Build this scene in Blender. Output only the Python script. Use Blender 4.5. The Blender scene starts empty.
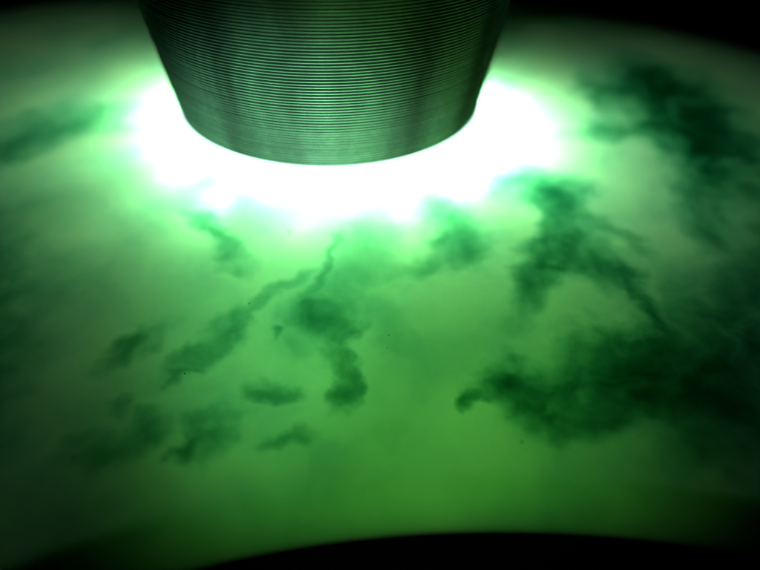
import bpy, bmesh, math, random
from mathutils import Vector, Matrix
R = math.radians
MM = 0.001
C = bpy.context.scene.collection
sc = bpy.context.scene

# ------------------------------------------------------------------ camera
TILT = 43.0                                   # camera leans this much away from straight down
TOP = 12.0                                    # height of the stone's top face above the cloth (mm)
HC = 32.0                                     # camera above the top face (mm)
cam = bpy.data.cameras.new('camera')
co = bpy.data.objects.new('camera', cam); C.objects.link(co)
co.location = (0, 0, (TOP + HC) * MM)
co.rotation_euler = (R(TILT), 0, 0)
cam.sensor_width = 36; cam.lens = 27.7
cam.clip_start = 0.002; cam.clip_end = 10
cam.dof.use_dof = True
cam.dof.focus_distance = 0.0395
cam.dof.aperture_fstop = 14.0
sc.camera = co

# ------------------------------------------------------------------ world
w = bpy.data.worlds.new('World'); sc.world = w; w.use_nodes = True
w.node_tree.nodes['Background'].inputs[0].default_value = (0.4, 0.6, 0.5, 1)
w.node_tree.nodes['Background'].inputs[1].default_value = 0.0004

sc.view_settings.view_transform = 'Standard'
sc.view_settings.look = 'None'
sc.view_settings.exposure = 0.0
sc.view_settings.gamma = 1
sc.cycles.use_denoising = True
sc.cycles.max_bounces = 12
sc.cycles.sample_clamp_indirect = 60.0
sc.cycles.filter_width = 1.5

# ------------------------------------------------------------------ the torch's pose, its lamp and the added fill spots
AX_E = 84.5                                   # elevation of the barrel above the table
AX_X = 1.0                                    # lean sideways (degrees)
RAD = 13.6
ct, st = math.cos(R(TILT)), math.sin(R(TILT))
def cam_to_world(x, y, z):                    # mm in the camera frame -> mm in the world
    return Vector((x, y * ct - z * st, TOP + HC + y * st + z * ct))
axis = Vector((math.sin(R(AX_X)), math.cos(R(AX_E)), math.sin(R(AX_E)))).normalized()
tip = cam_to_world(-4.6, 18.1, -56.2)
tip.y -= 0.7
tip.z = TOP + 2.0 + RAD * math.cos(R(AX_E))

def lamp(name, kind, loc, direction, energy, color=(1, 1, 1)):
    d = bpy.data.lights.new(name, kind); d.energy = energy; d.color = color
    o = bpy.data.objects.new(name, d); C.objects.link(o)
    o.location = loc * MM
    o.rotation_euler = direction.to_track_quat('-Z', 'Y').to_euler()
    return o, d
COOL = (0.92, 1.0, 0.92)
lo, ld = lamp('torch_light', 'AREA', tip - axis * 0.3, -axis, 0.023, COOL)
ld.shape = 'DISK'; ld.size = 23 * MM
# spots added around the lens edge to widen the white halo
halo_spots = []
HALO = ((0, .11), (20, .42), (42, .75), (64, .55), (86, .12), (112, .06), (138, .20), (160, .16), (182, .055), (205, .020), (228, .010), (262, .002), (300, .006), (322, .018), (342, .055))
for deg, en in HALO:
    cx_, sy_ = math.cos(R(deg)), math.sin(R(deg))
    l_, d_ = lamp('halo_spot', 'SPOT', tip + Vector((12 * cx_, 12 * sy_, -.2)), Vector((cx_, sy_, -.62 if 130 < deg < 320 else -.48)), en * .72, COOL)
    d_.spot_size = R(96 if 60 < deg < 320 else 108); d_.spot_blend = 1.0; d_.shadow_soft_size = .5 * MM
    halo_spots.append(l_)
# added soft fill outside the frame, standing in for glow within the stone
fo, fd = lamp('stone_fill', 'SPOT', Vector((1, -6, TOP + 48)), Vector((0.5, 34, -48)), 0.105, (0.42, 1.0, 0.26))
fd.spot_size = R(43); fd.spot_blend = 1.0; fd.shadow_soft_size = 6 * MM
# added low fill outside the frame, imitating stone glow on the barrel foot
go, gd = lamp('barrel_fill', 'SPOT', Vector((-12, -45, TOP + 30)), Vector((6, 90, -29.3)), 0.36, (0.50, 1.0, 0.72))
gd.spot_size = R(19); gd.spot_blend = 1.0; gd.shadow_soft_size = 2 * MM

# ------------------------------------------------------------------ helpers
def link(name, bm, m, parent=None, smooth=True):
    me = bpy.data.meshes.new(name); bm.to_mesh(me); bm.free()
    for p in me.polygons: p.use_smooth = smooth
    if m: me.materials.append(m)
    o = bpy.data.objects.new(name, me); C.objects.link(o)
    if parent: o.parent = parent
    return o
def lathe(profile, seg=160, cap0=False, cap1=False):
    bm = bmesh.new(); rings = []
    for (r, z) in profile:
        rings.append([bm.verts.new((r * MM * math.cos(2 * math.pi * k / seg), r * MM * math.sin(2 * math.pi * k / seg), z * MM)) for k in range(seg)])
    for a, b in zip(rings, rings[1:]):
        for k in range(seg):
            bm.faces.new((a[k], a[(k + 1) % seg], b[(k + 1) % seg], b[k]))
    if cap0: bm.faces.new(list(reversed(rings[0])))
    if cap1: bm.faces.new(rings[-1])
    bmesh.ops.recalc_face_normals(bm, faces=bm.faces)
    return bm
def mat(name):
    m = bpy.data.materials.new(name); m.use_nodes = True
    return m, m.node_tree, m.node_tree.nodes['Principled BSDF']
def nd(nt, typ, **kw):
    n = nt.nodes.new(typ)
    for k, v in kw.items(): setattr(n, k, v)
    return n

# ------------------------------------------------------------------ materials
# stone: translucent green with cloudy darker growths; every cloud is x, y (mm on the stone), half-length, half-width, turn, depth
CLOUDS = [(-31.3, 52.4, 7.3, 2.7, 12.0, 0.8), (-35.5, 47.4, 3.5, 2.1, 24.0, 0.9), (21.7, 79.6, 5.4, 4.4, -20.0, 0.3), (30.2, 59.9, 6.3, 5.0, 25.0, 0.8), (31.5, 52.7, 4.7, 9.2, 0.0, 0.95), (29.7, 63.8, 3.2, 3.5, 18.0, 0.5), (23.3, 57.7, 1.3, 5.0, 0.0, 0.5), (26.6, 58.8, 4.4, 2.0, 14.0, 0.6), (23.7, 50.5, 5.7, 1.7, 7.0, 0.7), (28.3, 51.8, 3.6, 4.9, 0.0, 0.7), (29.2, 42.7, 2.1, 9.9, -18.0, 0.8), (33.8, 47.4, 4.8, 14.7, 0.0, 0.6), (6.9, 34.8, 2.2, 2.8, 27.0, 0.8), (5.1, 38.2, 3.3, 2.1, -30.0, 0.5), (5.0, 32.3, 3.5, 1.1, 11.0, 0.5), (12.8, 32.3, 1.8, 5.6, -27.0, 1.0), (15.7, 38.3, 2.4, 4.6, 0.0, 0.8), (12.4, 43.0, 3.1, 3.1, 0.0, 0.55), (16.6, 41.3, 3.0, 1.9, 27.0, 0.5), (17.2, 31.7, 2.6, 1.9, -46.0, 0.8), (19.4, 28.5, 1.0, 3.7, 0.0, 0.7), (16.8, 24.8, 3.6, 1.4, -13.0, 0.7), (8.3, 21.9, 2.6, 1.4, 22.0, 0.75), (5.7, 19.9, 0.9, 0.7, 0.0, 0.9), (9.6, 20.5, 3.1, 1.6, -6.0, 0.8), (14.9, 21.5, 4.6, 2.8, 9.0, 1.0), (18.5, 20.3, 4.5, 3.7, 0.0, 1.0), (12.3, 18.5, 3.5, 1.5, -9.0, 0.7), (19.5, 35.4, 1.3, 2.4, 35.0, 0.4), (22.0, 24.7, 4.1, 6.1, 0.0, 0.6), (-15.1, 37.5, 2.3, 1.1, -45.0, 0.6), (-12.9, 34.8, 2.5, 1.1, -56.0, 0.75), (-10.2, 31.8, 1.6, 0.9, -36.0, 0.35), (-7.4, 28.9, 3.0, 0.7, 44.0, 0.55), (-4.2, 31.8, 0.6, 3.4, -7.0, 0.55), (-3.1, 26.7, 1.7, 2.1, 13.0, 0.75), (-2.4, 24.2, 1.1, 2.1, 0.0, 0.7), (-2.6, 21.6, 1.0, 1.8, -9.0, 0.95), (-1.7, 29.5, 4.0, 3.0, 39.0, 0.28), (-1.0, 34.1, 3.0, 3.9, 0.0, 0.25), (-4.9, 27.2, 1.6, 1.0, 0.0, 0.5), (-11.5, 24.8, 3.7, 1.2, 56.0, 0.8), (-12.7, 22.2, 0.9, 0.4, 26.0, 0.6), (-16.7, 24.5, 2.8, 1.2, 49.0, 0.75), (-7.2, 21.1, 2.0, 0.7, -6.0, 0.65), (-7.0, 25.5, 1.0, 0.5, 39.0, 0.4), (-10.3, 17.5, 2.0, 1.1, 46.0, 0.9), (-11.8, 16.2, 0.9, 0.6, 23.0, 0.9), (-14.0, 18.2, 1.5, 1.2, 0.0, 0.7), (-5.5, 17.1, 1.9, 0.7, 23.0, 0.8), (-15.9, 16.4, 2.6, 1.1, 11.0, 0.6), (-6.1, 24.2, 2.7, 1.9, 0.0, 0.2), (1.0, 25.1, 1.5, 2.8, 0.0, 0.15), (-15.8, 19.9, 1.4, 0.7, 40.0, 0.5)]
PITS = [(-7.4, 35.8, .16), (-12.8, 21.9, .08), (0.6, 25.1, .06), (0.5, 24.0, .05), (4.1, 36.6, .09), (-18.0, 16.0, .1), (8.5, 17.0, .09), (-9.5, 28.0, .09)]
m_stone, nt, bs = mat('green_stone')
L = nt.links.new
tc = nd(nt, 'ShaderNodeTexCoord')
sca = nd(nt, 'ShaderNodeVectorMath', operation='SCALE'); sca.inputs['Scale'].default_value = 1000
L(tc.outputs['Object'], sca.inputs[0])
flat = nd(nt, 'ShaderNodeVectorMath', operation='MULTIPLY'); flat.inputs[1].default_value = (1, 1, 0)
L(sca.outputs[0], flat.inputs[0])
def noise(scale, detail, rough, src, dist=0.0):
    n = nd(nt, 'ShaderNodeTexNoise'); n.inputs['Scale'].default_value = scale
    n.inputs['Detail'].default_value = detail; n.inputs['Roughness'].default_value = rough
    n.inputs['Distortion'].default_value = dist
    L(src, n.inputs['Vector']); return n
def warp(src, n, amt):
    s = nd(nt, 'ShaderNodeVectorMath', operation='SUBTRACT'); L(n.outputs['Color'], s.inputs[0]); s.inputs[1].default_value = (.5, .5, .5)
    k = nd(nt, 'ShaderNodeVectorMath', operation='MULTIPLY'); L(s.outputs[0], k.inputs[0]); k.inputs[1].default_value = (amt, amt, 0)
    a = nd(nt, 'ShaderNodeVectorMath', operation='ADD'); L(src, a.inputs[0]); L(k.outputs[0], a.inputs[1]); return a
w1 = warp(flat.outputs[0], noise(.14, 3, .55, sca.outputs[0]), 5.0)
w2 = warp(w1.outputs[0], noise(.5, 3, .5, sca.outputs[0]), 3.0)
acc = None
for (x, y, a, b, r, s) in [(x, y, a, b, r, s * (.85 if x > 8 else .6)) for (x, y, a, b, r, s) in CLOUDS] + [(31, 25, 7, 9, 0, 1.0), (27, 18, 7, 9, 20, .7), (-34, 22, 10, 13, 0, .9)]:  # last three blobs paint in the light's falloff at the sides
    mp = nd(nt, 'ShaderNodeMapping', vector_type='TEXTURE')
    mp.inputs['Location'].default_value = (x, y, 0); mp.inputs['Rotation'].default_value = (0, 0, R(r)); mp.inputs['Scale'].default_value = (a * 1.45, b * 1.65, 1)
    L(w2.outputs[0], mp.inputs['Vector'])
    ln = nd(nt, 'ShaderNodeVectorMath', operation='LENGTH'); L(mp.outputs[0], ln.inputs[0])
    mr = nd(nt, 'ShaderNodeMapRange', interpolation_type='SMOOTHSTEP')
    mr.inputs['From Min'].default_value = 1.0; mr.inputs['From Max'].default_value = 0.0
    mr.inputs['To Min'].default_value = 0.0; mr.inputs['To Max'].default_value = s
    L(ln.outputs['Value'], mr.inputs['Value'])
    if acc is None: acc = mr.outputs[0]
    else:
        ad = nd(nt, 'ShaderNodeMath', operation='ADD'); L(acc, ad.inputs[0]); L(mr.outputs[0], ad.inputs[1])
        acc = ad.outputs[0]
def math2(op, a, b):
    n = nd(nt, 'ShaderNodeMath', operation=op)
    for i, v in enumerate((a, b)):
        if isinstance(v, (int, float)): n.inputs[i].default_value = v
        else: L(v, n.inputs[i])
    return n.outputs[0]
fine = noise(.33, 4, .5, w1.outputs[0], .2)
fr = nd(nt, 'ShaderNodeMapRange'); fr.inputs['From Min'].default_value = .3; fr.inputs['From Max'].default_value = .65; fr.inputs['To Min'].default_value = .5; fr.inputs['To Max'].default_value = 1.3
L(fine.outputs['Fac'], fr.inputs['Value'])
dens = math2('MINIMUM', math2('MULTIPLY', acc, fr.outputs[0]), 1.7)
soft = noise(.13, 5, .55, w1.outputs[0])                 # very broad milky zones over the whole stone
sr = nd(nt, 'ShaderNodeMapRange'); sr.inputs['From Min'].default_value = .35; sr.inputs['From Max'].default_value = .7; sr.inputs['To Min'].default_value = 0; sr.inputs['To Max'].default_value = 1
L(soft.outputs['Fac'], sr.inputs['Value'])
body = nd(nt, 'ShaderNodeMix', data_type='RGBA'); body.inputs['A'].default_value = (.17, .42, .165, 1); body.inputs['B'].default_value = (.085, .30, .13, 1)
L(sr.outputs[0], body.inputs['Factor'])
absb = nd(nt, 'ShaderNodeCombineColor')                 # the darker growth swallows red first, then blue, then green
for ch, k in (('Red', .03), ('Green', .21), ('Blue', .14)): L(math2('POWER', k, dens), absb.inputs[ch])
cl = nd(nt, 'ShaderNodeMix', data_type='RGBA', blend_type='MULTIPLY'); cl.inputs['Factor'].default_value = 1
L(body.outputs['Result'], cl.inputs['A']); L(absb.outputs[0], cl.inputs['B'])
acc2 = None
for (x, y, r) in PITS:
    d = nd(nt, 'ShaderNodeVectorMath', operation='DISTANCE'); L(w2.outputs[0] if r > .5 else flat.outputs[0], d.inputs[0]); d.inputs[1].default_value = (x, y, 0)
    mr = nd(nt, 'ShaderNodeMapRange'); mr.inputs['From Min'].default_value = r; mr.inputs['From Max'].default_value = r * .6
    L(d.outputs['Value'], mr.inputs['Value'])
    acc2 = mr.outputs[0] if acc2 is None else math2('MAXIMUM', acc2, mr.outputs[0])
pt = nd(nt, 'ShaderNodeMix', data_type='RGBA'); pt.inputs['B'].default_value = (.002, .01, .004, 1)
L(cl.outputs['Result'], pt.inputs['A']); L(math2('MULTIPLY', acc2, .9), pt.inputs['Factor'])
L(pt.outputs['Result'], bs.inputs['Base Color'])
bs.inputs['Subsurface Weight'].default_value = 1.0
bs.inputs['Subsurface Radius'].default_value = (.6, 1.0, .65)
bs.inputs['Subsurface Scale'].default_value = 3.5 * MM
bs.inputs['Roughness'].default_value = .8
bs.inputs['Specular IOR Level'].default_value = 0
bs.inputs['IOR'].default_value = 1.5
bs.subsurface_method = 'RANDOM_WALK'

m_cloth, nt, bc = mat('black_cloth')
n = nt.nodes.new('ShaderNodeTexNoise'); n.inputs['Scale'].default_value = 900
cr = nt.nodes.new('ShaderNodeValToRGB'); cr.color_ramp.elements[0].color = (.001, .001, .001, 1); cr.color_ramp.elements[1].color = (.003, .0032, .003, 1)
nt.links.new(n.outputs['Fac'], cr.inputs[0]); nt.links.new(cr.outputs[0], bc.inputs['Base Color'])
bc.inputs['Roughness'].default_value = 1; bc.inputs['Specular IOR Level'].default_value = 0

def metal(name, col, rough, bump):
    m, nt, b = mat(name)
    tc = nt.nodes.new('ShaderNodeTexCoord')
    n = nt.nodes.new('ShaderNodeTexNoise'); n.inputs['Scale'].default_value = 260; n.inputs['Detail'].default_value = 5
    nt.links.new(tc.outputs['Object'], n.inputs['Vector'])
    # wear: broad blotches that change the gloss
    n2 = nt.nodes.new('ShaderNodeTexNoise'); n2.inputs['Scale'].default_value = 2200; n2.inputs['Detail'].default_value = 4
    nt.links.new(tc.outputs['Object'], n2.inputs['Vector'])
    mr = nt.nodes.new('ShaderNodeMapRange'); mr.inputs['To Min'].default_value = rough - .1; mr.inputs['To Max'].default_value = rough + .14
    nt.links.new(n.outputs['Fac'], mr.inputs['Value']); nt.links.new(mr.outputs[0], b.inputs['Roughness'])
    mx = nt.nodes.new('ShaderNodeMix'); mx.data_type = 'RGBA'
    mx.inputs['A'].default_value = tuple(c * .7 for c in col) + (1,); mx.inputs['B'].default_value = tuple(min(1, c * 1.25) for c in col) + (1,)
    nt.links.new(n2.outputs['Fac'], mx.inputs['Factor'])
    # reflection bands painted into the colour as long streaks down the barrel
    mp = nt.nodes.new('ShaderNodeMapping'); mp.inputs['Scale'].default_value = (1, 1, .06); nt.links.new(tc.outputs['Object'], mp.inputs['Vector'])
    n3 = nt.nodes.new('ShaderNodeTexNoise'); n3.inputs['Scale'].default_value = 190; n3.inputs['Detail'].default_value = 3; nt.links.new(mp.outputs[0], n3.inputs['Vector'])
    m3 = nt.nodes.new('ShaderNodeMapRange'); m3.inputs['From Min'].default_value = .35; m3.inputs['From Max'].default_value = .62; m3.inputs['To Min'].default_value = .45; m3.inputs['To Max'].default_value = 1.1
    nt.links.new(n3.outputs['Fac'], m3.inputs['Value'])
    vs_ = nt.nodes.new('ShaderNodeVectorMath'); vs_.operation = 'SCALE'; nt.links.new(mx.outputs['Result'], vs_.inputs[0]); nt.links.new(m3.outputs[0], vs_.inputs['Scale'])
    nt.links.new(vs_.outputs[0], b.inputs['Base Color'])
    b.inputs['Metallic'].default_value = .35
    bu = nt.nodes.new('ShaderNodeBump'); bu.inputs['Strength'].default_value = bump; bu.inputs['Distance'].default_value = .0001
    nt.links.new(n2.outputs['Fac'], bu.inputs['Height']); nt.links.new(bu.outputs[0], b.inputs['Normal'])
    return m
m_metal = metal('ribbed_metal', (.45, .72, .56), .42, .15)  # green in the base colour imitates the stone's glow on the metal
m_dark = metal('dark_metal', (.10, .11, .11), .35, .1)
m_groove = metal('groove_shade', (.03, .07, .05), .7, .1)
m_rub, _, br = mat('black_rubber'); br.inputs['Base Color'].default_value = (.015, .015, .015, 1); br.inputs['Roughness'].default_value = .7
m_lens, _, bl = mat('lit_lens'); bl.inputs['Base Color'].default_value = (.8, .85, .82, 1)
bl.inputs['Emission Color'].default_value = (.86, 1, .93, 1); bl.inputs['Emission Strength'].default_value = 8.0

m_ring, _, bq = mat('rim_fill_glow'); bq.inputs['Base Color'].default_value = (.5, .8, .65, 1)
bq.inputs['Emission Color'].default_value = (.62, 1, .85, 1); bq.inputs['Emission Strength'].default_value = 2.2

# ------------------------------------------------------------------ the setting
bm = bmesh.new()
s = 1.0
vs = [bm.verts.new(p) for p in ((-s, -s, 0), (s, -s, 0), (s, s, 0), (-s, s, 0))]
bm.faces.new(vs)
g = link('tabletop', bm, m_cloth, smooth=False); g['kind'] = 'structure'

# ------------------------------------------------------------------ the stone: an oval ring with rounded edges
CX, CY = 8.0, -48.0
def ring_stone():
    bm = bmesh.new(); seg = 480
    OA, OB, IA, IB = 100.4, 109.8, 63.0, 61.0
    prof = []                                   # (t across the band 0..1 inner->outer offset mm, z)
    e = 2.4                                     # edge radius
    def pt(th, u, off, z):
        c, s_ = math.cos(th), math.sin(th)
        wob = .35 * math.sin(3 * th + 1) + .2 * math.sin(7 * th)
        ix, iy = (IA + wob) * c, (IB + wob) * s_
        ox, oy = (OA + wob) * c - 20, (OB + wob * 1.5) * s_ + 28
        ln = math.hypot(ox - ix, oy - iy)
        k = u + off / ln
        return ((ix + (ox - ix) * k) * MM, (iy + (oy - iy) * k) * MM, z * MM)
    pr = []
    for i in range(9):                          # inner top edge, from the side up to the face
        a = R(90 * i / 8); pr.append((0, e - e * math.cos(a), TOP - e + e * math.sin(a)))
    for i in range(1, 12): pr.append((i / 12, e * (1 - 2 * i / 12), TOP + .0))
    for i in range(9):
        a = R(90 - 90 * i / 8); pr.append((1, -e + e * math.cos(a), TOP - e + e * math.sin(a)))
    for i in range(7):
        a = R(90 * i / 6); pr.append((1, -e + e * math.cos(a), .05 + e - e * math.sin(a)))
    for i in range(7):
        a = R(90 - 90 * i / 6); pr.append((0, 5 + e - e * math.cos(a), .05 + e - e * math.sin(a)))
    rings = [[bm.verts.new(pt(2 * math.pi * k / seg, *p)) for p in pr] for k in range(seg)]
    n = len(pr)
    for k in range(seg):
        a, b = rings[k], rings[(k + 1) % seg]
        for i in range(n):
            bm.faces.new((a[i], b[i], b[(i + 1) % n], a[(i + 1) % n]))
    bmesh.ops.recalc_face_normals(bm, faces=bm.faces)
    return bm
st_o = link('stone_ring', ring_stone(), m_stone)
st_o.location = (CX * MM, CY * MM, 0)
# object coordinates are measured from the ring's centre
for nn in m_stone.node_tree.nodes:
    if nn.bl_idname == 'ShaderNodeMapping':
        l = nn.inputs['Location'].default_value; l[0] -= CX; l[1] -= CY
    if nn.bl_idname == 'ShaderNodeVectorMath' and nn.operation == 'DISTANCE':
        l = nn.inputs[1].default_value; l[0] -= CX; l[1] -= CY
st_o['label'] = 'glowing translucent green stone ring with dark cloudy mottling under the ribbed torch'
st_o['category'] = 'stone'

# ------------------------------------------------------------------ the torch
root = bpy.data.objects.new('torch', None); C.objects.link(root)
root.location = tip * MM
root.rotation_euler = axis.to_track_quat('Z', 'Y').to_euler()
root.empty_display_size = .01
root['label'] = 'ribbed metal torch barrel standing tip down on the stone, white light spilling around its rim'
root['category'] = 'torch'
prof = [(RAD - 1.1, .4), (RAD - 1.0, 0.0), (RAD - .25, 0.0), (RAD - .05, .15)]
PITCH = .225
rnd = random.Random(4)
z = .25
LEN = 34
while z < LEN:
    jit = rnd.uniform(-.03, .03)
    for q, dr in ((0, -.24), (.2, -.2), (.36, -.02 + jit), (.5, .06 + jit), (.64, -.02 + jit), (.8, -.2)):
        prof.append((RAD + dr + z * .165 * (1 - z / 140), z + q * PITCH))
    z += PITCH
RT = RAD + LEN * .165 * (1 - LEN / 140)
prof.append((RT, LEN + .4)); prof.append((RAD - 2.5, LEN + 1.2))
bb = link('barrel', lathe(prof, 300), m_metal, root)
bb.data.materials.append(m_groove)              # shade between the ribs, painted as darker groove faces
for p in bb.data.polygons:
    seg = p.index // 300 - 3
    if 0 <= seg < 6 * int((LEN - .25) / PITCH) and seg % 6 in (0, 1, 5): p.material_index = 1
link('rim_fill', lathe([(RAD - .3, -.02), (RAD + .12, .0), (RAD + .3, .12), (RAD + .34, .5), (RAD + .02, .7)], 200), m_ring, root)  # added glowing ring that brightens the foot of the barrel
link('lens', lathe([(RAD - 1.15, 1.2), (RAD - 1.15, .6), (.01, .6), (.01, 1.2)], 96), m_lens, root)
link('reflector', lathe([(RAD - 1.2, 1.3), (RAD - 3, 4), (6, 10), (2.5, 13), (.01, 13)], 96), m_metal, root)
link('collar', lathe([(RAD - 2.6, LEN + 1.3), (RAD - 1.2, LEN + 1.8), (RAD - 1.2, LEN + 4.5), (RAD - 3, LEN + 6)], 96), m_dark, root)
grip = [(RAD - 3.2, LEN + 6.1)]
for k in range(12):
    z0 = LEN + 7 + k * 3.4
    grip += [(RAD - 2.8, z0), (RAD - 2.8, z0 + 2.1), (RAD - 3.3, z0 + 2.3), (RAD - 3.3, z0 + 3.2)]
link('grip', lathe(grip, 96), m_dark, root)
E0 = LEN + 7 + 12 * 3.4
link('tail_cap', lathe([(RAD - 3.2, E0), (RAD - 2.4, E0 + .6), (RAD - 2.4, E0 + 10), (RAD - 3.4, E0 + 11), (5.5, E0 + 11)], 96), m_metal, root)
link('switch_button', lathe([(5.4, E0 + 10.5), (5.2, E0 + 12), (4, E0 + 12.8), (.01, E0 + 13)], 64), m_rub, root)
for l_ in [lo] + halo_spots:                              # torch lamp and added halo spots follow the torch
    mw = l_.matrix_basis.copy()
    l_.parent = root
    l_.matrix_parent_inverse = (Matrix.Translation(root.location) @ root.rotation_euler.to_matrix().to_4x4()).inverted()
